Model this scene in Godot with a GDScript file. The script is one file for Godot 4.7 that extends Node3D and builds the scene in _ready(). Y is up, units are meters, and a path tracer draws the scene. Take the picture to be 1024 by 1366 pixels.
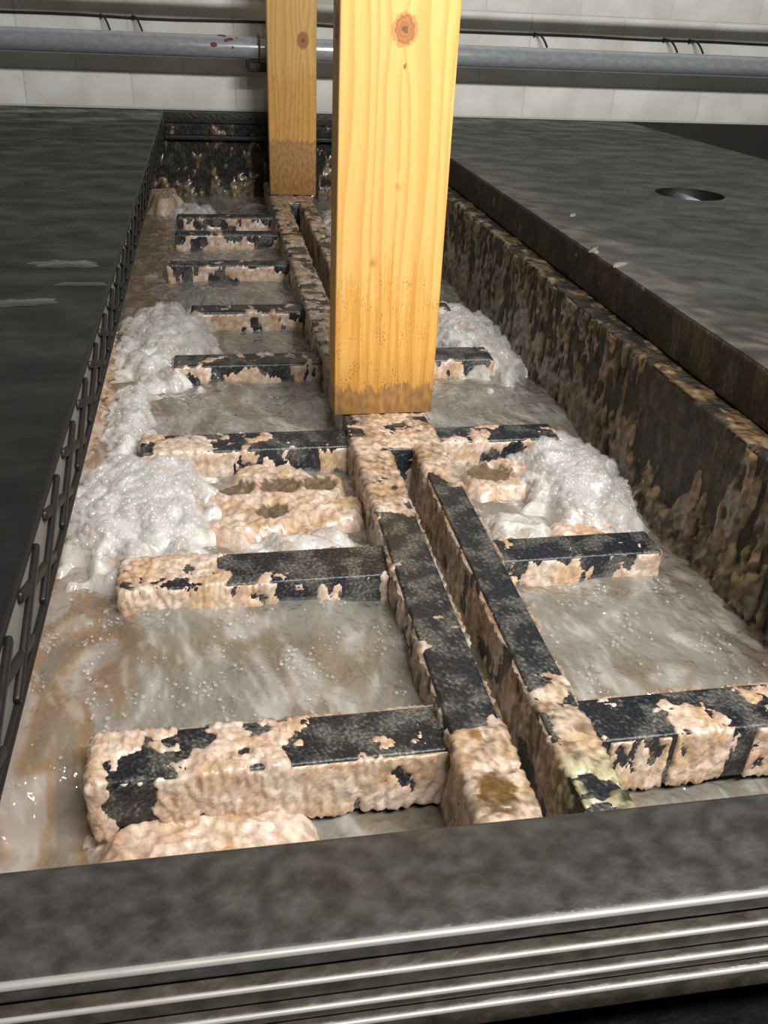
extends Node3D
# A slime-caked baffle frame in a floor channel of foaming water, held down by two timber props.

const WATER := -0.243
const BAR_TOP := -0.195
const CROSS_TOP := -0.208
const WALL_Z := -3.061

var nz: FastNoiseLite
var cell: FastNoiseLite
var rng := RandomNumberGenerator.new()
var used := {}
var M := {}

# ---------------------------------------------------------------- helpers
func col(r: float, g: float, b: float) -> Color:          # 0..255 sRGB -> linear vertex colour
	return Color(r / 255.0, g / 255.0, b / 255.0).srgb_to_linear()

func srgb(r: float, g: float, b: float, a := 1.0) -> Color:
	return Color(r / 255.0, g / 255.0, b / 255.0, a)

func N(p: Vector3, s: float) -> float:
	return nz.get_noise_3dv(p * s)

func N2(x: float, y: float) -> float:
	return nz.get_noise_2d(x, y)

func sm(a: float, b: float, x: float) -> float:
	return smoothstep(a, b, x)

func numbered(called: String) -> String:
	if not used.has(called):
		used[called] = 0
		return called
	used[called] += 1
	return "%s_%03d" % [called, used[called]]

func tag(o: Node3D, label: String, category: String, group := "", kind := "") -> Node3D:
	if label: o.set_meta("label", label)
	if category: o.set_meta("category", category)
	if group: o.set_meta("group", group)
	if kind: o.set_meta("kind", kind)
	return o

func thing(called: String, label: String, category: String, at := Vector3.ZERO, group := "") -> Node3D:
	var o := Node3D.new()
	o.name = numbered(called)
	add_child(o)
	o.position = at
	tag(o, label, category, group)
	return o

func put(called: String, mesh: Mesh, mat: Material, parent: Node = self, at := Vector3.ZERO) -> MeshInstance3D:
	var o := MeshInstance3D.new()
	o.name = numbered(called) if parent == self else called
	o.mesh = mesh
	o.material_override = mat
	o.cast_shadow = GeometryInstance3D.SHADOW_CASTING_SETTING_ON
	o.position = at
	parent.add_child(o, true)
	return o

func structure(called: String, mesh: Mesh, mat: Material, at := Vector3.ZERO) -> MeshInstance3D:
	var o := put(called, mesh, mat, self, at)
	o.set_meta("kind", "structure")
	return o

func make_mesh(v: PackedVector3Array, idx: PackedInt32Array, c := PackedColorArray(), uv := PackedVector2Array()) -> ArrayMesh:
	var a := []
	a.resize(Mesh.ARRAY_MAX)
	a[Mesh.ARRAY_VERTEX] = v
	a[Mesh.ARRAY_INDEX] = idx
	if c.size(): a[Mesh.ARRAY_COLOR] = c
	if uv.size(): a[Mesh.ARRAY_TEX_UV] = uv
	var st := SurfaceTool.new()
	st.create_from_arrays(a)
	st.generate_normals()
	st.index()
	return st.commit()

func span(a: float, b: float, step: float, step_far := 0.0) -> PackedFloat32Array:
	# samples from a to b; if step_far is set, the spacing grows from step at b to step_far at a
	var out := PackedFloat32Array()
	if step_far <= 0.0:
		var n := maxi(1, ceili((b - a) / step))
		for i in n + 1: out.append(lerpf(a, b, float(i) / n))
		return out
	var x := b
	while x > a:
		out.append(x)
		x -= lerpf(step, step_far, clampf((b - x) / (b - a), 0, 1))
	out.append(a)
	out.reverse()
	return out

# a rounded box sampled on three coordinate lists; returns [points, normals, triangles]
func box_points(xs: PackedFloat32Array, ys: PackedFloat32Array, zs: PackedFloat32Array, r: float, bottom := false) -> Array:
	var ax := [xs, ys, zs]
	var lo := Vector3(xs[0], ys[0], zs[0]) + Vector3.ONE * r
	var hi := Vector3(xs[-1], ys[-1], zs[-1]) - Vector3.ONE * r
	var v := PackedVector3Array()
	var nn := PackedVector3Array()
	var idx := PackedInt32Array()
	for d in 3:
		var ua: PackedFloat32Array = ax[(d + 1) % 3]
		var va: PackedFloat32Array = ax[(d + 2) % 3]
		for s in 2:
			if d == 1 and s == 0 and not bottom: continue
			var base := v.size()
			var w: float = ax[d][0] if s == 0 else ax[d][-1]
			for j in va.size():
				for i in ua.size():
					var p := Vector3.ZERO
					p[d] = w
					p[(d + 1) % 3] = ua[i]
					p[(d + 2) % 3] = va[j]
					var inner := p.clamp(lo, hi)
					var n := (p - inner).normalized()
					v.append(inner + n * r)
					nn.append(n)
			var W := ua.size()
			for j in va.size() - 1:
				for i in W - 1:
					var a := base + j * W + i
					if s == 1: idx.append_array([a, a + W + 1, a + 1, a, a + W, a + W + 1])
					else: idx.append_array([a, a + 1, a + W + 1, a, a + W + 1, a + W])
	return [v, nn, idx]

func simple_box(size: Vector3, r := 0.002, seg := 0) -> ArrayMesh:
	# bevelled box centred at the origin
	var ax := []
	for d in 3:
		var h: float = size[d] / 2
		var l := PackedFloat32Array([-h, -h + r * 0.5, -h + r, h - r, h - r * 0.5, h])
		if seg > 0:
			l = PackedFloat32Array([-h, -h + r * 0.5, -h + r])
			for k in range(1, seg): l.append(lerpf(-h + r, h - r, float(k) / seg))
			l.append_array([h - r, h - r * 0.5, h])
		ax.append(l)
	var b := box_points(ax[0], ax[1], ax[2], r, true)
	return make_mesh(b[0], b[2])

func aabb_box(a: Vector3, b: Vector3, r := 0.002) -> ArrayMesh:
	var st := SurfaceTool.new()
	st.begin(Mesh.PRIMITIVE_TRIANGLES)
	st.append_from(simple_box(b - a, r), 0, Transform3D(Basis(), (a + b) / 2))
	return st.commit()

# base box + slime crust. thick(p, n) returns crust height (below 0 = bare); paint(p) crust colour; bare(p) bar colour
func crusted(called: String, parent: Node, xs, ys, zs, r: float, thick: Callable, paint: Callable, bare: Callable, mat_bare: Material, mat_crust: Material) -> MeshInstance3D:
	var b := box_points(xs, ys, zs, r)
	var v: PackedVector3Array = b[0]
	var n: PackedVector3Array = b[1]
	var idx: PackedInt32Array = b[2]
	var c := PackedColorArray()
	var cc := PackedColorArray()
	var cv := PackedVector3Array()
	var t := PackedFloat32Array()
	for i in v.size():
		c.append(bare.call(v[i]))
		var h: float = thick.call(v[i], n[i])
		t.append(h)
		cv.append(v[i] + n[i] * h)
		cc.append(paint.call(v[i]) if h > -0.0015 else Color.BLACK)
	var ci := PackedInt32Array()
	for k in range(0, idx.size(), 3):
		if t[idx[k]] > 0 or t[idx[k + 1]] > 0 or t[idx[k + 2]] > 0:
			ci.append_array([idx[k], idx[k + 1], idx[k + 2]])
	var o := put(called, make_mesh(v, idx, c), mat_bare, parent)
	if ci.size():
		put("slime_crust", make_mesh(cv, ci, cc), mat_crust, o).set_meta("kind", "stuff")
	return o

# heightfield patch on a grid; height(x, z); paint(x, z, y); keep(x, z, y)
func patch(xs: PackedFloat32Array, zs: PackedFloat32Array, height: Callable, paint: Callable, keep: Variant = null) -> ArrayMesh:
	var v := PackedVector3Array()
	var c := PackedColorArray()
	var idx := PackedInt32Array()
	var ok := PackedByteArray()
	for z in zs:
		for x in xs:
			var y: float = height.call(x, z)
			v.append(Vector3(x, y, z))
			c.append(paint.call(x, z, y))
			ok.append(1 if keep == null or keep.call(x, z, y) else 0)
	var W := xs.size()
	for j in zs.size() - 1:
		for i in W - 1:
			var a := j * W + i
			if ok[a] + ok[a + 1] + ok[a + W] + ok[a + W + 1] < 1: continue
			idx.append_array([a, a + 1, a + W + 1, a, a + W + 1, a + W])
	return make_mesh(v, idx, c)

func quad_grid(a: Vector3, b: Vector3, c: Vector3, d: Vector3, nu: int, nv: int, paint: Callable, st: SurfaceTool) -> void:
	# a-b along u, a-d along v, seen from above: a far-left, b far-right, c near-right, d near-left
	var v := PackedVector3Array()
	var cc := PackedColorArray()
	var idx := PackedInt32Array()
	for j in nv + 1:
		for i in nu + 1:
			var p := a.lerp(b, float(i) / nu).lerp(d.lerp(c, float(i) / nu), float(j) / nv)
			v.append(p)
			cc.append(paint.call(p))
	for j in nv:
		for i in nu:
			var q := j * (nu + 1) + i
			idx.append_array([q, q + 1, q + nu + 2, q, q + nu + 2, q + nu + 1])
	st.append_from(make_mesh(v, idx, cc), 0, Transform3D())

func tube(path: PackedVector3Array, radius: float, sides := 12, caps := true, radii := PackedFloat32Array()) -> ArrayMesh:
	var v := PackedVector3Array()
	var idx := PackedInt32Array()
	var n := path.size()
	var up := Vector3.UP
	for i in n:
		var d := (path[mini(i + 1, n - 1)] - path[maxi(i - 1, 0)]).normalized()
		if absf(d.dot(up)) > 0.9: up = Vector3.RIGHT if absf(d.x) < 0.9 else Vector3.BACK
		var s := d.cross(up).normalized()
		var t := s.cross(d).normalized()
		up = t
		var r := radius if radii.is_empty() else radii[i]
		for k in sides:
			var a := TAU * k / sides
			v.append(path[i] + (s * cos(a) + t * sin(a)) * r)
	for i in n - 1:
		for k in sides:
			var a := i * sides + k
			var b := i * sides + (k + 1) % sides
			idx.append_array([a, b, b + sides, a, b + sides, a + sides])
	if caps:
		v.append(path[0]); v.append(path[n - 1])
		var c0 := v.size() - 2
		for k in sides:
			idx.append_array([c0, (k + 1) % sides, k])
			idx.append_array([c0 + 1, (n - 1) * sides + k, (n - 1) * sides + (k + 1) % sides])
	return make_mesh(v, idx)

# seamless grey noise picture, remapped between two colours
func noise_image(size: int, freq: float, octaves: int, sd: int, a: Color, b: Color, gain := 1.0, kind := FastNoiseLite.TYPE_SIMPLEX_SMOOTH) -> ImageTexture:
	var f := FastNoiseLite.new()
	f.noise_type = kind
	f.seed = sd
	f.frequency = freq
	f.fractal_octaves = octaves
	f.fractal_type = FastNoiseLite.FRACTAL_FBM if octaves > 1 else FastNoiseLite.FRACTAL_NONE
	var im := f.get_seamless_image(size, size, false, false, 0.1, true)
	im.convert(Image.FORMAT_L8)
	var src := im.get_data()
	var lut := PackedByteArray()
	for i in 256:
		var k := clampf((i / 255.0 - 0.5) * gain + 0.5, 0, 1)
		var c := a.lerp(b, k)
		lut.append_array([int(c.r * 255), int(c.g * 255), int(c.b * 255)])
	var out := PackedByteArray()
	out.resize(src.size() * 3)
	for i in src.size():
		var k := src[i] * 3
		out[i * 3] = lut[k]
		out[i * 3 + 1] = lut[k + 1]
		out[i * 3 + 2] = lut[k + 2]
	return ImageTexture.create_from_image(Image.create_from_data(size, size, false, Image.FORMAT_RGB8, out))

func mat(called: String, c: Color, rough: float, metal := 0.0) -> StandardMaterial3D:
	var m := StandardMaterial3D.new()
	m.resource_name = called
	m.albedo_color = c
	m.roughness = rough
	m.metallic = metal
	return m

func tri(m: StandardMaterial3D, scale: Vector3) -> StandardMaterial3D:
	m.uv1_triplanar = true
	m.uv1_world_triplanar = true
	m.uv1_scale = scale
	return m

func vc(m: StandardMaterial3D) -> StandardMaterial3D:
	m.vertex_color_use_as_albedo = true
	return m

func relief(m: StandardMaterial3D, t: Texture2D, cm: float) -> StandardMaterial3D:
	m.heightmap_enabled = true
	m.heightmap_texture = t
	m.heightmap_scale = cm
	return m

# ---------------------------------------------------------------- slime
func slime_height(p: Vector3, bias: float, thick: float, q: Vector3) -> float:
	var c := N(p, 16.0) * 0.85 + N(q, 48.0) * 0.5 + N(q + Vector3(4, 4, 4), 120.0) * 0.24 + N(p, 280.0) * 0.14 + bias
	if c <= 0.0:
		return maxf(c * 0.02, -0.004)
	var folds := 1.0 - absf(N(q + Vector3(3, 1, 2), 85.0)) * 2.4
	var lumps := N(q + Vector3(7, 0, 0), 190.0)
	var grit := N(q + Vector3(0, 7, 0), 420.0)
	return thick * (1.0 - exp(-c * 3.6)) * (0.5 + 0.4 * folds + 0.2 * lumps + 0.08 * grit) + 0.0004

func slime_paint(p: Vector3) -> Color:
	var a := N(p + Vector3(5, 5, 5), 22.0)
	var b := N(p + Vector3(9, 2, 4), 60.0)
	var c := N(p + Vector3(1, 8, 3), 210.0)
	var o := col(220, 198, 176).lerp(col(212, 182, 162), sm(-0.1, 0.4, b))
	o = o.lerp(col(202, 168, 124), sm(0.2, 0.5, a) * 0.6)
	o = o.lerp(col(230, 214, 200), sm(0.05, 0.4, -a) * 0.7)
	o = o.lerp(col(150, 124, 102), sm(0.3, 0.6, c) * 0.4)
	return o

func bar_paint(p: Vector3) -> Color:
	var q := Vector3(p.x, p.y * 0.22, p.z)
	var strings := N(q + Vector3(2, 0, 6), 130.0) * 0.7 + N(q, 45.0) * 0.6
	var o := slime_paint(p)
	if p.z > -0.52:
		# ochre scab on the left bar's end, pale green growth on the right bar's end
		var wob := 0.004 * N(p, 120.0)
		o = o.lerp(col(112, 82, 34), sm(0.017, 0.013, Vector2(p.x - 0.187, (p.z + 0.448) * 0.75).length() + wob))
		o = o.lerp(col(150, 112, 60), sm(0.008, 0.005, Vector2(p.x - 0.188, p.z + 0.51).length() + wob))
		if p.x > 0.24:
			o = o.lerp(col(196, 196, 158), sm(-0.49, -0.465, p.z + 3.0 * wob) * 0.8)
			o = o.lerp(col(58, 66, 42), sm(0.1, 0.35, N(p, 55.0)) * sm(-0.46, -0.44, p.z + 2.0 * wob))
	return o.lerp(brown_paint(p), clampf(0.25 + strings, 0.0, 0.8))

func brown_paint(p: Vector3) -> Color:
	var q := Vector3(p.x, p.y * 0.3, p.z)
	var a := N(q + Vector3(5, 5, 5), 60.0)
	var b := N(q + Vector3(9, 2, 4), 170.0)
	var o := col(116, 98, 72).lerp(col(156, 132, 100), sm(-0.1, 0.4, a))
	o = o.lerp(col(56, 48, 36), sm(-0.05, 0.4, b) * 0.85)
	return o

func bare_paint(p: Vector3) -> Color:
	var a := N(p + Vector3(2, 4, 9), 30.0)
	var b := N(p + Vector3(4, 4, 1), 260.0)
	var o := col(42, 46, 52).lerp(col(104, 103, 97), sm(-0.2, 0.5, a + b * 0.35) * 0.8)
	return o.lerp(col(150, 144, 132), sm(0.3, 0.6, b + 0.4 * a) * 0.4)

# ---------------------------------------------------------------- the scene
func _ready() -> void:
	rng.seed = 41
	nz = FastNoiseLite.new()
	nz.noise_type = FastNoiseLite.TYPE_SIMPLEX_SMOOTH
	nz.frequency = 1.0
	nz.fractal_type = FastNoiseLite.FRACTAL_NONE
	nz.seed = 7
	cell = FastNoiseLite.new()
	cell.noise_type = FastNoiseLite.TYPE_CELLULAR
	cell.cellular_return_type = FastNoiseLite.RETURN_DISTANCE
	cell.frequency = 1.0
	cell.fractal_type = FastNoiseLite.FRACTAL_NONE
	cell.seed = 3
	camera_and_light()
	materials()
	room()
	channel()
	floor_plates()
	sill()
	frame()
	props()
	water()
	foam()
	froth()
	wall_services()

func camera_and_light() -> void:
	var cam := Camera3D.new()
	cam.name = "camera"
	cam.fov = 59.87
	cam.near = 0.01
	cam.far = 50.0
	cam.transform = Transform3D(Basis(Vector3(0.9836, 0.0420, 0.1751), Vector3(0.0512, 0.8660, -0.4974), Vector3(-0.1725, 0.4982, 0.8497)).orthonormalized(), Vector3(0, 0.32, 0))
	add_child(cam)
	cam.current = true
	var env := Environment.new()
	env.background_mode = Environment.BG_COLOR
	env.background_color = Color.BLACK
	env.tonemap_mode = Environment.TONE_MAPPER_LINEAR
	env.tonemap_exposure = 1.1
	env.sdfgi_enabled = true
	env.ssao_enabled = true
	env.ssil_enabled = true
	var we := WorldEnvironment.new()
	we.name = "environment"
	we.environment = env
	add_child(we)
	lamp_fixture()

func lamp_fixture() -> void:
	# a strip light above and behind the camera, right of the channel
	var at := Vector3(0.7, 1.25, 0.35)
	var t := thing("strip_light", "white tilted strip light hanging from the ceiling behind the camera", "lamp", at)
	var aim := Basis.looking_at((Vector3(0.4, 0.1, -3.0) - at).normalized(), Vector3.UP)
	t.basis = aim
	var housing := mat("lamp housing", srgb(225, 225, 222), 0.5)
	put("housing", simple_box(Vector3(1.3, 0.14, 0.06), 0.006), housing, t, Vector3(0, 0, 0.04))
	var glow := mat("lamp glass", srgb(255, 250, 240), 0.4)
	glow.emission_enabled = true
	glow.emission = srgb(255, 247, 235)
	glow.emission_energy_multiplier = 3.0
	put("diffuser", simple_box(Vector3(1.24, 0.1, 0.012), 0.004), glow, t, Vector3(0, 0, 0.006))
	for sx in [-0.5, 0.5]:
		var inv := aim.inverse()
		var top := inv * Vector3(0, 2.5 - at.y, 0)
		put("hanger", tube(PackedVector3Array([Vector3(sx, 0, 0.06), Vector3(sx, 0, 0) + top]), 0.004, 8), housing, t)
	var l := AreaLight3D.new()
	l.name = "strip_light_glow"
	l.area_size = Vector2(1.24, 0.1)
	l.light_color = Color(1.0, 0.99, 0.975)
	l.light_energy = 7.3
	l.area_range = 12.0
	l.area_attenuation = 2.0
	l.shadow_enabled = true
	add_child(l)
	l.transform = Transform3D(aim, at + aim * Vector3(0, 0, -0.012))

func materials() -> void:
	var fine := noise_image(512, 0.03, 4, 11, Color(0, 0, 0), Color(1, 1, 1), 1.6)
	var tint := noise_image(512, 0.012, 5, 21, srgb(190, 190, 190), srgb(255, 255, 255), 1.8)
	var ripple := noise_image(512, 0.012, 3, 31, Color(0, 0, 0), Color(1, 1, 1), 1.4)
	var rough_map := noise_image(512, 0.01, 5, 51, Color(0.6, 0.6, 0.6), Color(1, 1, 1), 1.4)
	var s := vc(mat("wet slime", Color.WHITE, 0.42))
	s.albedo_texture = noise_image(512, 0.02, 5, 23, srgb(206, 200, 192), srgb(255, 255, 255), 1.8)
	tri(s, Vector3.ONE * 7.0)
	relief(s, fine, 0.05)
	s.clearcoat_enabled = true
	s.clearcoat = 0.5
	s.clearcoat_roughness = 0.18
	s.subsurf_scatter_enabled = false
	M.slime = s
	var b := vc(mat("black plastic", Color.WHITE, 0.4))
	b.albedo_texture = noise_image(512, 0.05, 4, 25, srgb(150, 152, 156), srgb(255, 255, 255), 2.2)
	tri(b, Vector3.ONE * 8.0)
	relief(b, fine, 0.05)
	M.bare = b
	var g := vc(mat("grimed wall", Color.WHITE, 0.6))
	g.albedo_texture = tint
	tri(g, Vector3(7, 2.5, 7))
	relief(g, fine, 0.2)
	M.grime = g
	M.murk = vc(mat("murky water body", Color.WHITE, 0.5))
	var w := mat("clear water surface", srgb(235, 238, 238, 0.06), 0.07)
	w.transparency = BaseMaterial3D.TRANSPARENCY_ALPHA
	tri(w, Vector3(6, 6, 5))
	relief(w, ripple, 0.5)
	M.water = w
	var f := vc(mat("foam", Color.WHITE, 0.14))
	tri(f, Vector3.ONE * 10.0)
	relief(f, fine, 0.03)
	M.foam = f
	var bub := mat("bubble", srgb(235, 235, 235, 0.14), 0.05)
	bub.transparency = BaseMaterial3D.TRANSPARENCY_ALPHA
	M.bubble = bub
	var p := vc(mat("dark floor plate", Color.WHITE, 0.62))
	p.albedo_texture = noise_image(512, 0.02, 5, 61, srgb(205, 205, 205), srgb(255, 255, 255), 1.6)
	p.roughness_texture = rough_map
	p.metallic_specular = 0.4
	tri(p, Vector3(1.6, 2.0, 2.6))
	relief(p, fine, 0.03)
	M.plate = p
	var d := mat("dark steel", srgb(40, 38, 36), 0.5)
	d.albedo_texture = tint
	tri(d, Vector3.ONE * 6.0)
	relief(d, fine, 0.06)
	M.steel_dark = d
	var k := mat("black rubber", srgb(18, 18, 18), 0.5)
	M.rubber = k
	var si := mat("worn sill metal", srgb(72, 71, 69), 0.5, 0.2)
	si.albedo_texture = noise_image(512, 0.02, 5, 71, srgb(170, 168, 164), srgb(255, 255, 255), 1.6)
	si.roughness_texture = rough_map
	tri(si, Vector3(5, 5, 7))
	relief(si, fine, 0.03)
	M.sill = si
	var sl: StandardMaterial3D = si.duplicate()
	sl.resource_name = "stained sill metal"
	sl.albedo_color = srgb(74, 68, 58)
	M.sill_low = sl
	var wh := mat("white wall paint", srgb(234, 234, 230), 0.6)
	wh.albedo_texture = noise_image(512, 0.008, 4, 81, srgb(236, 234, 228), srgb(255, 255, 255), 1.6)
	tri(wh, Vector3(1.3, 1.3, 1.3))
	relief(wh, fine, 0.05)
	M.white = wh
	M.mortar = mat("painted mortar", srgb(214, 212, 204), 0.8)
	var gal := mat("galvanised steel", srgb(196, 203, 210), 0.26, 0.45)
	gal.albedo_texture = noise_image(512, 0.02, 4, 91, srgb(222, 222, 222), srgb(255, 255, 255), 1.3)
	tri(gal, Vector3(3, 6, 6))
	M.galv = gal
	var br := mat("worn highlight steel", srgb(170, 167, 162), 0.5, 0.4)  # pale steel for the highlight rods along the worn sill edges
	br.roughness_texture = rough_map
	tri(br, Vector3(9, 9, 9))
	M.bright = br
	M.rust = mat("rust", srgb(110, 78, 48), 0.85)
	M.black = mat("black cable", srgb(24, 24, 24), 0.5)
	M.concrete = mat("dark concrete", srgb(92, 90, 86), 0.85)
	M.concrete_shade = mat("shade dark concrete", srgb(44, 42, 39), 0.8)  # pit concrete, its shade put into the colour
	M.room = mat("room paint", srgb(164, 163, 160), 0.85)

# ---------------------------------------------------------------- room
func room() -> void:
	var x0 := -2.6
	var x1 := 3.4
	var z1 := 2.2
	var top := 2.5
	structure("floor", aabb_box(Vector3(x0, -0.55, WALL_Z - 0.1), Vector3(x1, -0.42, z1)), M.concrete_shade)
	structure("floor", aabb_box(Vector3(x0, -0.42, -0.19), Vector3(x1, -0.06, z1)), M.concrete)
	structure("ceiling", aabb_box(Vector3(x0, top, WALL_Z - 0.1), Vector3(x1, top + 0.1, z1)), M.room)
	structure("wall_left", aabb_box(Vector3(x0 - 0.1, -0.55, WALL_Z - 0.1), Vector3(x0, top, z1)), M.room)
	structure("wall_right", aabb_box(Vector3(x1, -0.55, WALL_Z - 0.1), Vector3(x1 + 0.1, top, z1)), M.room)
	structure("wall_front", aabb_box(Vector3(x0, -0.55, z1), Vector3(x1, top, z1 + 0.1)), M.room)
	# back wall: painted mortar bed, with the bricks in view built one by one and plain painted wall above
	var wb := structure("wall_back", aabb_box(Vector3(x0, -0.42, WALL_Z - 0.12), Vector3(x1, 0.0, WALL_Z - 0.0015)), M.concrete_shade)  # below floor level: dark colour stands in for the shade of the pit
	put("mortar_bed", aabb_box(Vector3(x0, 0.0, WALL_Z - 0.12), Vector3(x1, 0.62, WALL_Z - 0.0022)), M.mortar, wb)
	put("upper_wall", aabb_box(Vector3(x0, 0.62, WALL_Z - 0.12), Vector3(x1, top, WALL_Z)), M.white, wb)
	var bw := 0.31
	var bh := 0.1
	var shapes := []
	for k in 3: shapes.append(simple_box(Vector3(bw - 0.0025, bh - 0.0025, 0.03), 0.002 + 0.0006 * k))
	for row in 6:
		var x := -1.15 - (0.155 if row % 2 else 0.0)
		var i := 0
		while x < 2.6:
			put("brick", shapes[(i + row) % 3], M.white, wb, Vector3(x + bw / 2, row * bh + bh / 2 + 0.003, WALL_Z - 0.015 + rng.randf_range(-0.0006, 0.0006)))
			x += bw
			i += 1

# ---------------------------------------------------------------- channel
func channel() -> void:
	var t := thing("floor_channel", "long rectangular floor channel with slime streaked dark walls", "channel", Vector3.ZERO)
	put("channel_bed", aabb_box(Vector3(-0.28, -0.42, -3.1), Vector3(0.64, -0.34, -0.2)), M.concrete, t)
	put("near_wall", aabb_box(Vector3(-0.2, -0.34, -0.27), Vector3(0.6, -0.052, -0.23)), M.steel_dark, t)
	# right wall: slime curtain with streaks and bare dark patches
	var dark := func(p: Vector3) -> Color:
		var a := N(p, 40.0)
		return col(44, 40, 34).lerp(col(86, 76, 60), sm(-0.1, 0.5, a + N(p, 150.0) * 0.7))
	var th_right := func(p: Vector3, n: Vector3) -> float:
		var q := Vector3(p.x, p.y * 0.28, p.z)
		var bias := 0.05
		if n.y > 0.6: return slime_height(p, 0.02, 0.004, p)
		bias += 0.3 * sm(-0.12, -0.2, p.y + 0.05 * N(p, 9.0))
		bias -= 0.7 * sm(0.17, 0.06, Vector2(p.z + 0.9, (p.y + 0.12) * 1.4).length())
		var thick := 0.006
		if p.z > -1.0: thick += 0.006 * sm(-0.16, -0.2, p.y + 0.02 * N(p, 20.0))
		var c := N(q, 18.0) * 0.5 + N(q, 60.0) * 0.5 + N(q, 150.0) * 0.3 + bias
		if c <= 0.0: return maxf(c * 0.02, -0.004)
		return thick * (1.0 - exp(-c * 5.0)) * (0.55 + 0.5 * N(q + Vector3(3, 0, 0), 130.0) + 0.3 * N(q, 260.0)) + 0.0004
	crusted("side_wall", t, span(0.536, 0.64, 0.006), span(-0.34, -0.064, 0.004), span(-3.02, -0.24, 0.004, 0.009), 0.004, th_right, brown_paint, dark, M.grime, M.slime)
	var th_left := func(p: Vector3, n: Vector3) -> float:
		var q := Vector3(p.x, p.y * 0.4, p.z)
		if n.x < 0.3: return -0.003
		var swell := sm(0.45, 0.1, absf(p.z + 1.35)) * sm(-0.16, -0.22, p.y)
		return slime_height(p, 0.1 + swell, 0.008 + 0.03 * swell, q)
	crusted("side_wall", t, span(-0.29, -0.2, 0.02), span(-0.34, -0.05, 0.006), span(-3.02, -0.24, 0.006, 0.012), 0.004, th_left, slime_paint, dark, M.grime, M.slime)
	var th_end := func(p: Vector3, n: Vector3) -> float:
		if n.z < 0.3: return -0.003
		var q := Vector3(p.x, p.y * 0.3, p.z)
		return slime_height(p, -0.5 + 0.95 * sm(-0.14, -0.24, p.y + 0.1 * N(Vector3(p.x, 0, 0), 22.0)), 0.01, q)
	var black := func(p: Vector3) -> Color:
		return col(26, 25, 24).lerp(col(60, 56, 48), sm(0.1, 0.5, N(p, 30.0)))
	crusted("end_wall", t, span(-0.29, 0.64, 0.007), span(-0.34, -0.03, 0.006), span(-3.055, -3.012, 0.01), 0.004, th_end, brown_paint, black, M.grime, M.slime)
	put("end_ledge", aabb_box(Vector3(-0.13, -0.075, -3.015), Vector3(0.567, -0.062, -2.985), 0.003), M.steel_dark, t)

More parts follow.
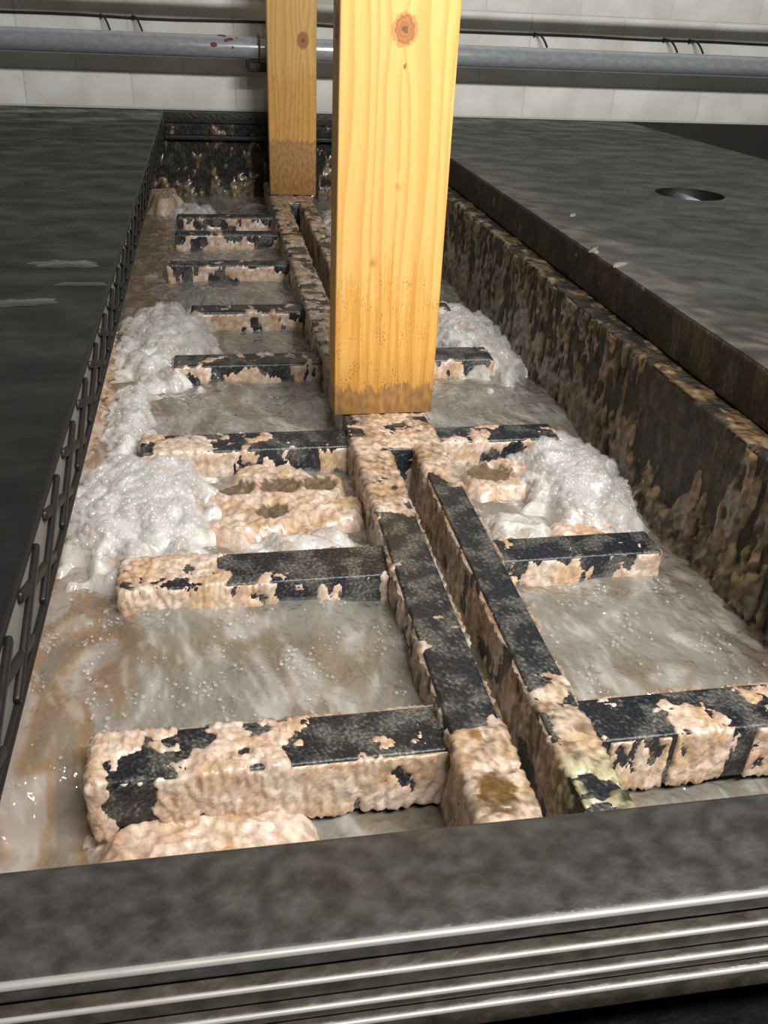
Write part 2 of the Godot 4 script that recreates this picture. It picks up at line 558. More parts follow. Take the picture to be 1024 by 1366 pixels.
func floor_plates() -> void:
	# left plate
	var left := thing("cover_plate", "dark floor cover plate left of the channel, with puddles", "floor plate", Vector3.ZERO)
	var paint := func(p: Vector3) -> Color:
		var o := col(28, 28, 27).lerp(col(20, 20, 19), sm(-0.3, 0.4, N(p, 3.0) + 0.4 * N(Vector3(p.x * 0.3, 0, p.z), 40.0)))
		var lime := sm(0.12, 0.3, N(Vector3(p.x * 0.5, 0, p.z), 9.0) + 0.4 * N(p, 40.0)) * sm(-2.62, -2.8, p.z + 0.05 * N(p, 6.0))
		return o.lerp(col(150, 148, 142), lime * 0.7)
	var st := SurfaceTool.new()
	st.begin(Mesh.PRIMITIVE_TRIANGLES)
	quad_grid(Vector3(-2.55, 0, -3.059), Vector3(-0.132, 0, -3.059), Vector3(-0.132, 0, -0.215), Vector3(-2.55, 0, -0.215), 110, 150, paint, st)
	put("plate_top", st.commit(), M.plate, left)
	put("plate_body", aabb_box(Vector3(-2.55, -0.048, -3.058), Vector3(-0.1315, -0.0006, -0.216), 0.0015), M.steel_dark, left)
	# woven edge strip: crossing black strands on the plate's channel-side edge
	var strip := put("edge_strip", aabb_box(Vector3(-0.1325, -0.05, -3.0), Vector3(-0.1295, -0.002, -0.268), 0.001), mat("grey edge", srgb(112, 109, 103), 0.5), left)
	var strand := simple_box(Vector3(0.0045, 0.0075, 0.118), 0.002)
	var z := -0.33
	while z > -2.9:
		for s in [-1.0, 1.0]:
			var o := put("strand", strand, M.rubber, strip, Vector3(-0.128 + (0.001 if s > 0 else 0.0), -0.0255, z + (0.05 if s > 0 else 0.0)))
			o.rotation.x = s * 0.34
		z -= 0.1
	put("edge_rail", aabb_box(Vector3(-0.1335, -0.0045, -3.0), Vector3(-0.1285, 0.0003, -0.268), 0.0015), M.rubber, left)
	put("edge_rail", aabb_box(Vector3(-0.1335, -0.054, -3.0), Vector3(-0.125, -0.047, -0.268), 0.0025), M.rubber, left)
	# far strip of floor between the channel end and the wall
	put("end_strip", aabb_box(Vector3(-0.1315, -0.03, -3.059), Vector3(0.566, -0.001, -3.013), 0.002), M.steel_dark, left)

	# right plate with a round lifting hole
	var right := thing("cover_plate", "dark floor cover plate right of the channel, with a round hole", "floor plate", Vector3.ZERO)
	var hc := Vector3(0.972, 0, -1.778)
	var hr := 0.07
	var hs := 0.1
	var edge := func(zz: float) -> float: return 1.389 + 0.0608 * (zz + 3.03)
	var paint_r := func(p: Vector3) -> Color:
		var o := col(68, 67, 64).lerp(col(52, 51, 49), sm(-0.3, 0.4, N(p, 3.4) + 0.4 * N(Vector3(p.x * 0.3, 0, p.z), 40.0)))
		var n := N(p, 24.0) + 0.6 * N(p, 90.0)
		o = o.lerp(col(30, 28, 26), sm(0.42, 0.62, n) * 0.7)
		var rim := sm(0.1, 0.02, p.x - 0.567 + 0.05 * N(p, 14.0)) * sm(-0.1, 0.3, n)
		return o.lerp(col(120, 112, 98), rim * 0.6)
	st = SurfaceTool.new()
	st.begin(Mesh.PRIMITIVE_TRIANGLES)
	var za := hc.z - hs
	var zb := hc.z + hs
	quad_grid(Vector3(0.568, 0, -3.059), Vector3(edge.call(-3.059), 0, -3.059), Vector3(edge.call(za), 0, za), Vector3(0.568, 0, za), 60, 70, paint_r, st)
	quad_grid(Vector3(0.568, 0, zb), Vector3(edge.call(zb), 0, zb), Vector3(edge.call(-0.215), 0, -0.215), Vector3(0.568, 0, -0.215), 60, 80, paint_r, st)
	quad_grid(Vector3(0.568, 0, za), Vector3(hc.x - hs, 0, za), Vector3(hc.x - hs, 0, zb), Vector3(0.568, 0, zb), 22, 12, paint_r, st)
	quad_grid(Vector3(hc.x + hs, 0, za), Vector3(edge.call(za), 0, za), Vector3(edge.call(zb), 0, zb), Vector3(hc.x + hs, 0, zb), 24, 12, paint_r, st)
	var v := PackedVector3Array()
	var c := PackedColorArray()
	var idx := PackedInt32Array()
	for k in 48:
		var a := TAU * k / 48
		var d := Vector3(cos(a), 0, sin(a))
		var outer := d * hs / maxf(absf(d.x), absf(d.z))
		for q in [hc + outer, hc + d * hr]:
			v.append(q); c.append(paint_r.call(q))
	for k in 48:
		var a := k * 2
		var b := (k + 1) % 48 * 2
		idx.append_array([a, b, b + 1, a, b + 1, a + 1])
	st.append_from(make_mesh(v, idx, c), 0, Transform3D())
	put("plate_top", st.commit(), M.plate, right)
	# sides and the socket under the hole
	var lip_dark := func(p: Vector3) -> Color: return col(46, 42, 36).lerp(col(80, 68, 52), sm(0.0, 0.5, N(Vector3(p.x, p.y * 0.4, p.z), 24.0) + 0.5 * N(p, 110.0)))
	var lip_slime := func(p: Vector3, n: Vector3) -> float: return slime_height(p, -0.75, 0.002, p) if n.x < -0.5 else -0.003
	crusted("plate_edge", right, span(0.567, 0.6, 0.01), span(-0.06, -0.0006, 0.005), span(-3.058, -0.216, 0.006, 0.014), 0.0015, lip_slime, brown_paint, lip_dark, M.grime, M.slime)
	var far_edge := PackedVector3Array()
	st = SurfaceTool.new()
	st.begin(Mesh.PRIMITIVE_TRIANGLES)
	st.append_from(aabb_box(Vector3(-0.02, -0.06, -1.43), Vector3(0.0, -0.0006, 1.43), 0.0015), 0, Transform3D(Basis(Vector3.UP, atan(0.0608)), Vector3(edge.call(-1.637), 0, -1.637)))
	put("plate_edge", st.commit(), M.steel_dark, right)
	v = PackedVector3Array()
	idx = PackedInt32Array()
	for k in 48:
		var d := Vector3(cos(TAU * k / 48), 0, sin(TAU * k / 48))
		v.append(hc + d * hr)
		v.append(hc + d * hr + Vector3(0, -0.05, 0))
	v.append(hc + Vector3(0, -0.05, 0))
	for k in 48:
		var a := k * 2
		var b := (k + 1) % 48 * 2
		idx.append_array([a, b, b + 1, a, b + 1, a + 1, a + 1, b + 1, 96])
	put("lifting_socket", make_mesh(v, idx), mat("socket", srgb(16, 16, 15), 0.5), right)
	put("lifting_bar", tube(PackedVector3Array([hc + Vector3(0.012, -0.02, -hr), hc + Vector3(0.012, -0.02, hr)]), 0.012, 14), M.galv, right)
	# puddles on the left plate, scraps on the right
	var wet := mat("puddle water", srgb(60, 60, 58), 0.05)
	for a in [[-0.193, -1.238, 0.042, 0.02, "larger, farther"], [-0.235, -1.066, 0.05, 0.016, "nearer, half cut by the frame"], [-0.165, -1.14, 0.03, 0.007, "thin sliver between the other two"]]:
		var pv := PackedVector3Array([Vector3(0, 0.0022, 0)])
		var pi := PackedInt32Array()
		for k in 28:
			var an := TAU * k / 28
			var rr := 1.0 + 0.45 * N2(cos(an) * 1.1 + a[0] * 30, sin(an) * 1.1 + a[1] * 30)
			pv.append(Vector3(cos(an) * a[2] * rr * 0.8, 0.0018, sin(an) * a[3] * rr * 0.8))
		for k in 28:
			pv.append(Vector3(pv[k + 1].x * 1.2, 0.0001, pv[k + 1].z * 1.2))
		for k in 28:
			var k2 := (k + 1) % 28
			pi.append_array([0, k + 1, k2 + 1, k + 1, k + 29, k2 + 29, k + 1, k2 + 29, k2 + 1])
		tag(put("puddle", make_mesh(pv, pi), wet, self, Vector3(a[0], 0.0, a[1])), "small shallow puddle on the left floor plate, the " + a[4] + " one", "puddle", "puddles on the left plate")
	for a in [[0.575, -1.215, 0.018, 0.4, "nearest the channel edge"], [0.572, -1.30, 0.02, 1.2, "farther along the channel edge"], [0.63, -1.55, 0.008, 0.2, "small dark crumb away from the edge"]]:
		var pts := PackedVector3Array()
		var pi := PackedInt32Array()
		for k in 9:
			var an := TAU * k / 9
			var rr: float = a[2] * (0.7 + 0.3 * sin(k * 2.3))
			pts.append(Vector3(cos(an) * rr, 0.004 + 0.0015 * sin(k * 1.7), sin(an) * rr * 0.5))
			pts.append(Vector3(cos(an) * rr, 0.0003, sin(an) * rr * 0.5))
		pts.append(Vector3(0, 0.006, 0))
		for k in 9:
			var k2 := (k + 1) % 9
			pi.append_array([18, k * 2, k2 * 2, k * 2, k * 2 + 1, k2 * 2 + 1, k * 2, k2 * 2 + 1, k2 * 2])
		var o := put("paint_flake", make_mesh(pts, pi), mat("flake", srgb(120, 116, 106), 0.7), self, Vector3(a[0], 0, a[1]))
		o.rotation.y = a[3]
		tag(o, "grey flake lying on the right floor plate, " + a[4], "flake", "flakes on the right plate")

func sill() -> void:
	var t := thing("sill", "worn grey metal sill with stepped bright edges across the near end", "sill", Vector3.ZERO)
	var turn := Basis(Vector3.UP, -0.02)
	var dirt := func(p: Vector3) -> Color: return Color.WHITE
	var rows := [[0.0, -0.0125, -0.266, -0.2125], [-0.0145, -0.0255, -0.262, -0.2085], [-0.0275, -0.035, -0.26, -0.2055], [-0.037, -0.052, -0.26, -0.203]]
	for i in rows.size():
		var r: Array = rows[i]
		var b := put("top_plate" if i == 0 else "edge_plate", aabb_box(Vector3(-1.4, r[1], r[2]), Vector3(1.6, r[0], r[3]), 0.0045 if i == 0 else 0.0028), M.sill if i == 0 else M.sill_low, t)
		b.rotation.y = -0.014
		b.position = Vector3(0, 0.0005, -0.001)
		put("worn_edge_highlight", tube(PackedVector3Array([Vector3(-1.39, r[0] - 0.0016, r[3] - 0.0014), Vector3(1.59, r[0] - 0.0016, r[3] - 0.0014)]), 0.0019 if i == 0 else 0.0014, 10), M.bright, b)  # bright rod along the worn edge, added to sharpen its highlight
	put("packing", aabb_box(Vector3(-1.4, -0.05, -0.256), Vector3(1.6, -0.003, -0.222), 0.002), M.steel_dark, t)

# ---------------------------------------------------------------- baffle frame
func frame() -> void:
	var t := thing("baffle_frame", "black plastic baffle frame caked in pink slime, lying along the channel", "frame", Vector3.ZERO)
	# long bars; bias of slime on their tops along z: [z, bias]
	var left_top := [[-3.0, 0.3], [-1.9, 0.1], [-1.2, 0.25], [-1.0, 0.6], [-0.9, 0.45], [-0.85, -0.75], [-0.56, -0.7], [-0.5, 0.5], [-0.3, 0.55]]
	var right_top := [[-3.0, 0.3], [-1.2, 0.3], [-1.0, 0.5], [-0.945, 0.3], [-0.915, -0.95], [-0.59, -0.85], [-0.54, 0.25], [-0.46, 0.5], [-0.3, 0.5]]
	var at := func(tab: Array, z: float) -> float:
		for i in tab.size() - 1:
			if z < tab[i + 1][0]:
				return lerpf(tab[i][1], tab[i + 1][1], clampf((z - tab[i][0]) / (tab[i + 1][0] - tab[i][0]), 0, 1))
		return tab[-1][1]
	var grow := func(tab: Array) -> Callable:
		return func(p: Vector3, n: Vector3) -> float:
			if n.z > 0.9 or n.z < -0.9: return -0.004
			if n.y > 0.55:
				var q := Vector3(p.x * 0.5, p.y, p.z * 1.3)
				return slime_height(p, at.call(tab, p.z), 0.005, q)
			var q2 := Vector3(p.x, p.y * 0.3, p.z)
			return slime_height(p, 0.42, 0.0055, q2)
	crusted("long_bar", t, span(0.169, 0.214, 0.0025), span(-0.33, BAR_TOP, 0.003), span(-2.99, -0.275, 0.0024, 0.008), 0.003, grow.call(left_top), bar_paint, bare_paint, M.bare, M.slime)
	crusted("long_bar", t, span(0.25, 0.287, 0.0025), span(-0.33, BAR_TOP, 0.003), span(-2.99, -0.275, 0.0024, 0.008), 0.003, grow.call(right_top), bar_paint, bare_paint, M.bare, M.slime)
	# spacers joining the two bars under the props
	var full := func(p: Vector3, n: Vector3) -> float: return slime_height(p, 0.35 if n.y > 0.5 else -0.1, 0.006, Vector3(p.x * 0.6, p.y, p.z * 1.2))
	crusted("spacer", t, span(0.205, 0.262, 0.0025), span(-0.3, BAR_TOP - 0.001, 0.003), span(-1.24, -1.045, 0.0025), 0.004, full, slime_paint, bare_paint, M.bare, M.slime)
	crusted("spacer", t, span(0.205, 0.262, 0.005), span(-0.3, BAR_TOP - 0.001, 0.006), span(-2.86, -2.66, 0.005), 0.004, full, slime_paint, bare_paint, M.bare, M.slime)
	# cross bars: [x0, x1, z far, z near, slime bias on top, on the front, cell]
	var bars := [
		[-0.117, 0.171, -0.566, -0.512, 0.0],
		[-0.113, 0.171, -0.83, -0.77, 1.0],
		[-0.111, 0.171, -1.14, -1.085, 2.0],
		[-0.075, 0.171, -1.457, -1.402, 3.0],
		[-0.05, 0.171, -1.735, -1.69, 4.0],
		[-0.103, 0.171, -2.075, -2.035, 5.0],
		[-0.095, 0.171, -2.37, -2.33, 6.0],
		[-0.095, 0.171, -2.57, -2.53, 7.0],
		[0.285, 0.53, -0.556, -0.503, 10.0],
		[0.285, 0.483, -0.827, -0.78, 11.0],
		[0.285, 0.47, -1.135, -1.085, 12.0],
		[0.285, 0.466, -1.468, -1.405, 13.0],
		[0.285, 0.46, -1.735, -1.69, 14.0],
	]
	for b in bars:
		var id: int = int(b[4])
		var deep := -0.268 if id == 0 or id == 10 else -0.335
		var cs: float = 0.0019 if b[2] > -0.9 else (0.0028 if b[2] > -1.5 else 0.0045)
		var grow_cross := func(p: Vector3, n: Vector3) -> float:
			var q := Vector3(p.x, p.y * 0.35, p.z) if n.y < 0.5 else p
			var bias := 0.0
			match id:
				0:
					bias = 0.55
					if n.y > 0.5: bias = lerpf(0.25, -0.65, sm(0.025, 0.06, p.x + 0.03 * N(p, 30.0)))
					bias -= 1.0 * sm(0.032, 0.012, Vector2(p.x + 0.083, (p.z + 0.525) * 1.0).length() + 0.012 * N(p, 60.0))
					bias -= 0.9 * sm(0.022, 0.008, Vector2(p.x + 0.04, p.z + 0.55).length() + 0.008 * N(p, 60.0))
					bias -= 0.8 * sm(0.02, 0.006, Vector2((p.x - 0.012) * 1.2, (p.y + 0.225) * 0.7).length() + 0.01 * N(p, 50.0))
				1:
					bias = lerpf(0.35, -0.7, sm(-0.02, 0.03, p.x + 0.04 * N(p, 30.0) - (0.0 if n.y > 0.5 else 0.02)))
					if n.y < 0.5: bias += 0.25
				2: bias = lerpf(0.5, -0.1, sm(-0.02, 0.02, p.x)) if n.y < 0.5 else lerpf(0.3, -0.6, sm(-0.06, 0.0, p.x))
				10:
					bias = -0.22 if n.y > 0.5 else (0.6 if N(Vector3(p.x, 0, 0), 38.0) > -0.3 else -0.5)
				11: bias = -0.6 if n.y > 0.5 else 0.02
				12: bias = -0.5 if n.y > 0.5 else 0.25
				_: bias = -0.45 if n.y > 0.5 else 0.2
			return slime_height(p, bias, 0.0048, q)
		crusted("cross_bar", t, span(b[0], b[1], cs), span(deep, CROSS_TOP, cs * 1.3), span(b[2], b[3], cs), 0.004, grow_cross, slime_paint, bare_paint, M.bare, M.slime)
	# bolt through the left bar by the near prop
	var steel := mat("stainless steel", srgb(190, 188, 182), 0.3, 0.9)
	var nut := CylinderMesh.new()
	nut.top_radius = 0.011
	nut.bottom_radius = 0.011
	nut.height = 0.012
	nut.radial_segments = 6
	nut.rings = 1
	var bolt := put("bolt", tube(PackedVector3Array([Vector3(0.172, -0.262, -1.03), Vector3(0.14, -0.262, -1.03)]), 0.005, 12), steel, t)
	var nn := put("nut", nut, steel, bolt, Vector3(0.154, -0.262, -1.03))
	nn.rotation.z = PI / 2

# ---------------------------------------------------------------- timber props
func wood_texture(sd: int, knots: Array, wet: float, grey: float) -> ImageTexture:
	var w := 256
	var h := 1024
	var img := Image.create(w, h, false, Image.FORMAT_RGB8)
	var pale := srgb(226, 184, 110)
	var late := srgb(204, 148, 70)
	for y in h:
		var v := 1.0 - float(y) / h            # 0 at the foot, 1 at 0.8 m
		for x in w:
			var u := float(x) / w
			var uu := u + 0.05 * N2(u * 1.5 + sd, v * 2.2)
			for k in knots:
				var du: float = (u - k[0]) * 1.0
				var dv: float = (v - k[1]) * 5.7
				var d2 := du * du + dv * dv * 0.35
				uu += signf(du) * k[2] * exp(-d2 / (k[2] * k[2] * 5.0)) * 0.8
			var g := uu * 9.0 + 0.5 * N2(uu * 3.0, v * 1.3 + sd)
			var f := g - floorf(g)
			var line := smoothstep(0.35, 0.95, f) * (1.0 - smoothstep(0.95, 1.0, f))
			var fibre := N2(u * 90.0 + sd, v * 14.0)
			var c := pale.lerp(late, line * 0.55 + 0.12 * fibre + 0.1)
			for k in knots:
				var r := Vector2((u - k[0]), (v - k[1]) * 5.7 * 0.8).length() + 0.012 * N2(u * 20 + sd, v * 90)
				if r < k[2]:
					var ring := 0.5 + 0.5 * sin(r / k[2] * 16.0)
					c = c.lerp(srgb(176, 118, 62).lerp(srgb(128, 80, 44), ring * 0.5), minf(1.0, k[3] * 1.2))
					if r < k[2] * 0.3: c = c.lerp(srgb(88, 54, 34), 0.7 * k[3])
				elif r < k[2] * 1.25:
					c = c.lerp(srgb(160, 104, 52), 0.6 * k[3])
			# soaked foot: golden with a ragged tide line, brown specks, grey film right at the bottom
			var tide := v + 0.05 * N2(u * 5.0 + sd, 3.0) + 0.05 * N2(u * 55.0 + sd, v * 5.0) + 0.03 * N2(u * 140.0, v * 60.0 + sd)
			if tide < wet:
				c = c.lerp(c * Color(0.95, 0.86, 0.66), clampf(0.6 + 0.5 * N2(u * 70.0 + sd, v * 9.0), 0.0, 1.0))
			if v < wet:
				var sp := N2(u * 60.0 + sd, v * 240.0) + 0.5 * N2(u * 7.0 + sd, v * 22.0)
				if sp > 0.88: c = c.lerp(srgb(120, 76, 34), 0.6)
			if v + 0.01 * N2(u * 9.0 + sd, 1.0) + 0.008 * N2(u * 40.0, v * 30.0 + sd) < grey:
				c = c.lerp(srgb(140, 108, 82), 0.55 + 0.3 * N2(u * 14.0 + sd, v * 40.0))
			img.set_pixel(x, y, c)
	return ImageTexture.create_from_image(img)

func prop_mesh(size: Vector3) -> ArrayMesh:
	# bevelled post standing on y = 0; texture 0.8 m tall, repeated above
	var r := 0.003
	var xs := PackedFloat32Array([-size.x / 2, -size.x / 2 + r * 0.4, -size.x / 2 + r, size.x / 2 - r, size.x / 2 - r * 0.4, size.x / 2])
	var zs := PackedFloat32Array([-size.z / 2, -size.z / 2 + r * 0.4, -size.z / 2 + r, size.z / 2 - r, size.z / 2 - r * 0.4, size.z / 2])
	var b := box_points(xs, span(0, size.y, 0.1), zs, r, true)
	var uv := PackedVector2Array()
	for i in b[0].size():
		var p: Vector3 = b[0][i]
		var n: Vector3 = b[1][i]
		var u := p.x / size.x + 0.5
		if absf(n.x) > 0.8: u = 0.5 + (p.z / size.z) * 0.35
		uv.append(Vector2(u, 1.0 - p.y / 0.8))
	return make_mesh(b[0], b[2], PackedColorArray(), uv)

func props() -> void:
	var rows := [
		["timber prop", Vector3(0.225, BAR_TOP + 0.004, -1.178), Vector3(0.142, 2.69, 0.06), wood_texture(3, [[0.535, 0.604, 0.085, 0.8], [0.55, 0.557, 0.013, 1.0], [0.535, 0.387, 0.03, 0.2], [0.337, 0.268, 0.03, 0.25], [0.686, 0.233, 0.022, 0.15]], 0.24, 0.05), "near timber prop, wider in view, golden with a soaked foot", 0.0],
		["timber prop", Vector3(0.239, BAR_TOP + 0.004, -2.78), Vector3(0.136, 2.69, 0.05), wood_texture(17, [[0.716, 0.509, 0.1, 1.0], [0.35, 0.3, 0.02, 0.2]], 0.4, 0.19), "far timber prop with a grey soaked foot and dark knot", 0.0],
	]
	for r in rows:
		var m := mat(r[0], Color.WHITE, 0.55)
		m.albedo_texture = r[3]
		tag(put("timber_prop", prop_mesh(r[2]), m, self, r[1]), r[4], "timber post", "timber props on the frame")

# ---------------------------------------------------------------- water
func water_height(x: float, z: float) -> float:
	var w := WATER
	w += 0.006 * N2(x * 7.0, z * 7.0) + 0.0018 * N2(x * 20.0 + 4, z * 20.0)
	w += 0.011 * sm(-0.14, -0.09, x) * sm(0.19, 0.17, x) * sm(-0.86, -0.74, z)
	w += 0.013 * sm(0.27, 0.3, x) * sm(-0.86, -0.72, z)
	w -= 0.045 * sm(-0.575, -0.525, z)
	w -= 0.02 * sm(0.2, 0.216, x) * sm(0.262, 0.248, x)
	w += 0.008 * sm(-1.1, -1.17, z) * sm(-1.46, -1.4, z)
	return w

func water_paint(x: float, z: float, _y: float) -> Color:
	var wx := x + 0.025 * N2(x * 6.0, z * 6.0)
	var wz := z + 0.025 * N2(x * 6.0 + 9, z * 6.0)
	var a := N2(wx * 8.0 + 3.0, wz * 6.0)
	var b := N2(wx * 22.0, wz * 12.0 + 7.0)
	var c := N2(wx * 90.0 + 2.0, wz * 26.0)
	var o := col(124, 119, 107).lerp(col(114, 99, 76), sm(-0.15, 0.45, a))
	o = o.lerp(col(138, 104, 64), sm(-0.08, -0.12, x + 0.04 * b) * clampf(0.85 + 0.8 * b, 0.0, 1.0))
	o = o.lerp(col(164, 161, 155), sm(0.1, 0.6, b + 0.5 * a) * 0.6)
	o = o.lerp(col(186, 184, 178), sm(0.3, 0.7, c + 0.5 * b) * 0.4)
	return o.lerp(col(96, 84, 66), sm(0.2, 0.65, -b - 0.3 * c) * 0.4)

func water() -> void:
	var xs := span(-0.2, 0.536, 0.0035)
	var zs := span(-3.01, -0.27, 0.0035, 0.012)
	var keep := func(x: float, z: float, y: float) -> bool: return true
	var wt := thing("water", "murky beige brown churning water filling the channel", "water")
	wt.set_meta("kind", "stuff")
	put("murk", patch(xs, zs, func(x: float, z: float) -> float: return water_height(x, z) - 0.004, water_paint, keep), M.murk, wt)
	var chop := func(x: float, z: float) -> float:
		return water_height(x, z) + 0.0016 * N2(x * 40.0, z * 28.0) + 0.0011 * N2(x * 95.0 + 3, z * 75.0)
	var clear := func(_x: float, _z: float, _y: float) -> Color: return Color.WHITE
	put("surface", patch(xs, zs, chop, clear, keep), M.water, wt)
	# slime mats rising out of the water
	var pockets := [[0.01, -1.022, 0.024, 0.02], [0.068, -1.022, 0.026, 0.02], [0.12, -1.022, 0.022, 0.02], [0.053, -0.957, 0.02, 0.017], [0.353, -1.033, 0.03, 0.025]]
	var mat_h := func(cx: float, cz: float, rx: float, rz: float, top: float) -> Callable:
		return func(x: float, z: float) -> float:
			var d := Vector2((x - cx) / rx, (z - cz) / rz).length() + 0.22 * N2(x * 14.0, z * 14.0)
			var p := Vector3(x, 0, z)
			var dip := 0.0
			for o in pockets:
				dip += 0.006 * sm(1.25, 0.8, Vector2((x - o[0]) / o[2], (z - o[1]) / o[3]).length())
			return lerpf(top, -0.3, sm(0.5, 1.15, d)) - dip + 0.003 * (1.0 - 2.4 * absf(N(p, 50.0))) + 0.001 * N(p, 140.0)
	var paint := func(x: float, z: float, _y: float) -> Color:
		var o := slime_paint(Vector3(x, 0.3, z))
		for k in pockets:
			o = o.lerp(col(118, 102, 82), sm(1.15, 1.0, Vector2((x - k[0]) / k[2], (z - k[1]) / k[3]).length() + 0.15 * N2(x * 120.0, z * 120.0)))
		return o
	var mats := [
		[-0.03, -0.5, 0.105, 0.075, -0.256, "pink slime mat spilling below the nearest left cross bar"],
		[0.06, -0.99, 0.17, 0.13, -0.23, "ochre slime mat in front of the third left cross bar"],
		[0.39, -1.03, 0.13, 0.08, -0.23, "pink slime mat in front of the third right cross bar"],
		[0.43, -0.87, 0.08, 0.05, -0.234, "orange slime patch behind the second right cross bar"],
		[0.42, -0.44, 0.16, 0.05, -0.27, "wet brown slime mat under the nearest right cross bar"],
		[-0.14, -2.82, 0.07, 0.14, -0.2, "pale slime heap in the far left corner of the channel"],
	]
	for m in mats:
		var cs := 0.0025 if m[1] > -1.2 else 0.005
		var keepm := func(_x: float, _z: float, y: float) -> bool: return y > -0.29
		tag(put("slime_mat", patch(span(m[0] - m[2] * 1.2, m[0] + m[2] * 1.2, cs), span(m[1] - m[3] * 1.3, m[1] + m[3] * 1.3, cs), mat_h.call(m[0], m[1], m[2], m[3], m[4]), paint, keepm), M.slime), m[5], "slime", "", "stuff")

# ---------------------------------------------------------------- foam
func foam() -> void:
	# [cx, cz, rx, rz, top, bubbles, label, bubble size]
	var heaps := [
		[-0.105, -0.985, 0.115, 0.185, -0.198, 4200, "largest heap of white foam, left of the third cross bar", 0.0034],
		[-0.095, -1.58, 0.11, 0.3, -0.203, 3200, "long heap of grey foam along the left wall beside the far cross bars", 0.0034],
		[-0.135, -1.25, 0.05, 0.22, -0.212, 1200, "narrow foam band along the left wall joining the two left heaps", 0.003],
		[0.46, -1.0, 0.1, 0.18, -0.203, 3200, "glistening foam heap against the right wall by the third cross bar", 0.0034],
		[0.47, -1.58, 0.11, 0.3, -0.207, 2600, "grey foam heap behind the near timber prop on the right", 0.0036],
		[0.085, -0.88, 0.11, 0.06, -0.223, 900, "low white foam strip behind the second left cross bar", 0.002],
		[0.345, -0.89, 0.085, 0.065, -0.226, 1000, "bright white foam pool right of the long bars", 0.002],
		[-0.02, -0.475, 0.1, 0.045, -0.262, 250, "thin film of bubbles on the slime below the nearest cross bar", 0.003],
		[-0.06, -2.72, 0.1, 0.1, -0.215, 160, "small foam heap at the far end left of the far prop", 0.005],
		[0.4, -2.5, 0.13, 0.4, -0.21, 200, "grey foam beyond the near prop at the far right", 0.005],
	]
	var ball := SphereMesh.new()
	ball.radius = 1.0
	ball.height = 2.0
	ball.radial_segments = 12
	ball.rings = 6
	for f in heaps:
		var top: float = f[4]
		var h := func(x: float, z: float) -> float:
			var d := Vector2((x - f[0]) / f[2], (z - f[1]) / f[3]).length() + 0.22 * N2(x * 22.0, z * 22.0)
			var y := lerpf(top, top - 0.07, pow(clampf(d, 0, 1.2), 2.2))
			y += 0.003 * N2(x * 34.0, z * 34.0)
			return y
		var hb := func(x: float, z: float) -> float:
			var d := (cell.get_noise_2d(x * 135.0, z * 135.0) + 1.0)
			var e := (cell.get_noise_2d(x * 300.0 + 9, z * 300.0) + 1.0)
			return h.call(x, z) + 0.0012 * (1.0 - d * d * 1.6) + 0.0005 * (1.0 - e * e * 1.6)
		var paint := func(x: float, z: float, _y: float) -> Color:
			return col(190, 186, 180).lerp(col(170, 158, 146), sm(-0.1, 0.5, N2(x * 18.0 + 5, z * 18.0))).lerp(col(208, 206, 202), sm(0.1, 0.5, N2(x * 34.0, z * 34.0 + 8)))
		var cs := 0.0015 if f[1] > -1.2 else (0.0022 if f[1] > -1.8 else 0.005)
		var keepf := func(_x: float, _z: float, y: float) -> bool: return y > minf(-0.262, top - 0.02)
		var x0: float = maxf(f[0] - f[2] * 1.25, -0.198)
		var x1: float = minf(f[0] + f[2] * 1.25, 0.534)
		var t := thing("foam", f[6], "foam")
		t.set_meta("kind", "stuff")
		put("foam_heap", patch(span(x0, x1, cs), span(f[1] - f[3] * 1.25, f[1] + f[3] * 1.25, cs), hb, paint, keepf), M.foam, t)
		var mm := MultiMesh.new()
		mm.transform_format = MultiMesh.TRANSFORM_3D
		mm.mesh = ball
		var spots: Array[Transform3D] = []
		while spots.size() < f[5]:
			var x := rng.randf_range(x0, x1)
			var z := rng.randf_range(f[1] - f[3], f[1] + f[3])
			var y: float = h.call(x, z)
			if y < top - 0.03: continue
			var r: float = f[7] * (0.5 + 1.3 * pow(rng.randf(), 2.5))
			spots.append(Transform3D(Basis().scaled(Vector3.ONE * r), Vector3(x, y - r * 0.1, z)))
		mm.instance_count = spots.size()
		for i in spots.size(): mm.set_instance_transform(i, spots[i])
		var mi := MultiMeshInstance3D.new()
		mi.name = "bubbles"
		mi.multimesh = mm
		mi.material_override = M.bubble
		mi.set_meta("kind", "stuff")
		t.add_child(mi)

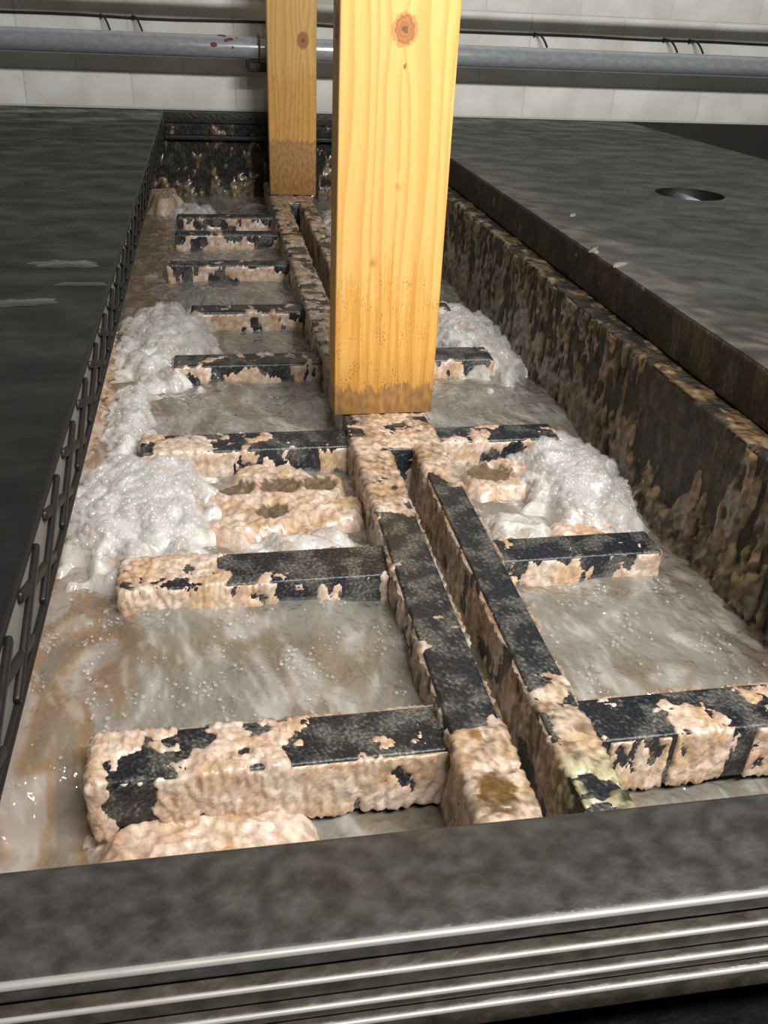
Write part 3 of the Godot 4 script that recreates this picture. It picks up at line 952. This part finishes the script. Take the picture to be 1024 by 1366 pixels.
func froth() -> void:
	var dot := SphereMesh.new()
	dot.radius = 1.0
	dot.height = 2.0
	dot.radial_segments = 8
	dot.rings = 4
	var patches := [
		[-0.1, 0.16, -0.765, -0.58, 420, "loose froth bubbles on the water between the two nearest left cross bars"],
		[0.295, 0.53, -0.77, -0.58, 320, "loose froth bubbles on the water between the two nearest right cross bars"],
		[-0.195, -0.11, -0.85, -0.56, 260, "loose froth bubbles along the left gutter of the channel"],
	]
	for f in patches:
		var mm := MultiMesh.new()
		mm.transform_format = MultiMesh.TRANSFORM_3D
		mm.mesh = dot
		var spots: Array[Transform3D] = []
		while spots.size() < f[4]:
			var x := rng.randf_range(f[0], f[1])
			var z := rng.randf_range(f[2], f[3])
			if N2(x * 16.0 + 2.0, z * 16.0) + 0.5 * N2(x * 45.0, z * 45.0) < 0.3: continue
			var r := 0.0006 + 0.0016 * pow(rng.randf(), 3.0)
			spots.append(Transform3D(Basis().scaled(Vector3(r, r * 0.7, r)), Vector3(x, water_height(x, z) + 0.0005, z)))
		mm.instance_count = spots.size()
		for i in spots.size(): mm.set_instance_transform(i, spots[i])
		var mi := MultiMeshInstance3D.new()
		mi.name = numbered("froth")
		mi.multimesh = mm
		mi.material_override = M.bubble
		add_child(mi)
		tag(mi, f[5], "froth", "", "stuff")

# ---------------------------------------------------------------- pipe and cable on the wall
func wall_services() -> void:
	var pz := WALL_Z + 0.17
	var pipe := thing("wall_pipe", "galvanised steel pipe running along the white wall", "pipe", Vector3.ZERO)
	put("pipe", tube(PackedVector3Array([Vector3(-2.5, 0.186, pz), Vector3(3.3, 0.186, pz)]), 0.03, 40), M.galv, pipe)
	for x in [0.155, 2.3]:
		var br := put("bracket", aabb_box(Vector3(x - 0.03, 0.125, WALL_Z), Vector3(x + 0.03, 0.15, pz + 0.01), 0.003), M.steel_dark, pipe)
		put("clamp", tube(ring(Vector3(x, 0.186, pz), 0.032, 28), 0.003, 8, false), M.rust, br)
	for k in 22:
		var a := rng.randf_range(-0.2, 1.5)
		var c := Vector3(rng.randf_range(0.02, 0.3), 0.186 + 0.03 * sin(a), pz + 0.03 * cos(a))
		var s := SphereMesh.new()
		s.radius = rng.randf_range(0.002, 0.007)
		s.height = 0.003
		s.radial_segments = 8
		s.rings = 4
		var o := put("rust_spot", s, M.rust, pipe, c)
		o.rotation.x = PI / 2 - a
		o.scale = Vector3(rng.randf_range(0.8, 2.2), 1, 1)
	var up := thing("wall_pipe", "white painted pipe higher on the wall, above the galvanised one", "pipe", Vector3.ZERO)
	put("pipe", tube(PackedVector3Array([Vector3(-2.5, 0.397, WALL_Z + 0.45), Vector3(3.3, 0.397, WALL_Z + 0.45)]), 0.0165, 24), M.white, up)
	for x in [-1.5, 0.4, 2.4]:
		put("bracket", aabb_box(Vector3(x - 0.015, 0.41, WALL_Z), Vector3(x + 0.015, 0.425, WALL_Z + 0.46), 0.003), M.white, up)
	var line := PackedVector3Array()
	for i in 61:
		var x := lerpf(-2.4, 3.2, i / 60.0)
		line.append(Vector3(x, 0.246 + 0.004 * N2(x * 1.7, 0.0), WALL_Z + 0.006))
	tag(put("cable", tube(line, 0.0035, 8), M.black), "thin black cable clipped along the wall above the pipe", "cable")
	var spots := [[-0.29, "leftmost"], [-0.2, "second from the left"], [0.44, "between the two timber props"], [1.03, "first right of the near prop"], [1.47, "small upright one right of the near prop"], [1.56, "rightmost hooked one"]]
	for s in spots:
		var x: float = s[0]
		var pts := PackedVector3Array()
		for k in 7:
			var f := k / 6.0
			pts.append(Vector3(x + 0.028 * f, 0.248 + 0.004 * sin(f * PI) - 0.034 * f * f, WALL_Z + 0.01 + 0.05 * f))
		var c := thing("cable_tie", "short black cable tie end above the pipe, " + s[1], "cable tie", Vector3.ZERO, "cable ties above the pipe")
		put("tail", tube(pts, 0.0032, 6), M.black, c)
		put("loop", tube(ring(Vector3(x, 0.246, WALL_Z + 0.006), 0.006, 14), 0.002, 6, false), M.black, c)

func ring(c: Vector3, r: float, n: int) -> PackedVector3Array:
	# closed circle around the x axis
	var out := PackedVector3Array()
	for k in n + 1:
		var a := TAU * k / n
		out.append(c + Vector3(0.0004 * sin(a), cos(a) * r, sin(a) * r))
	return out
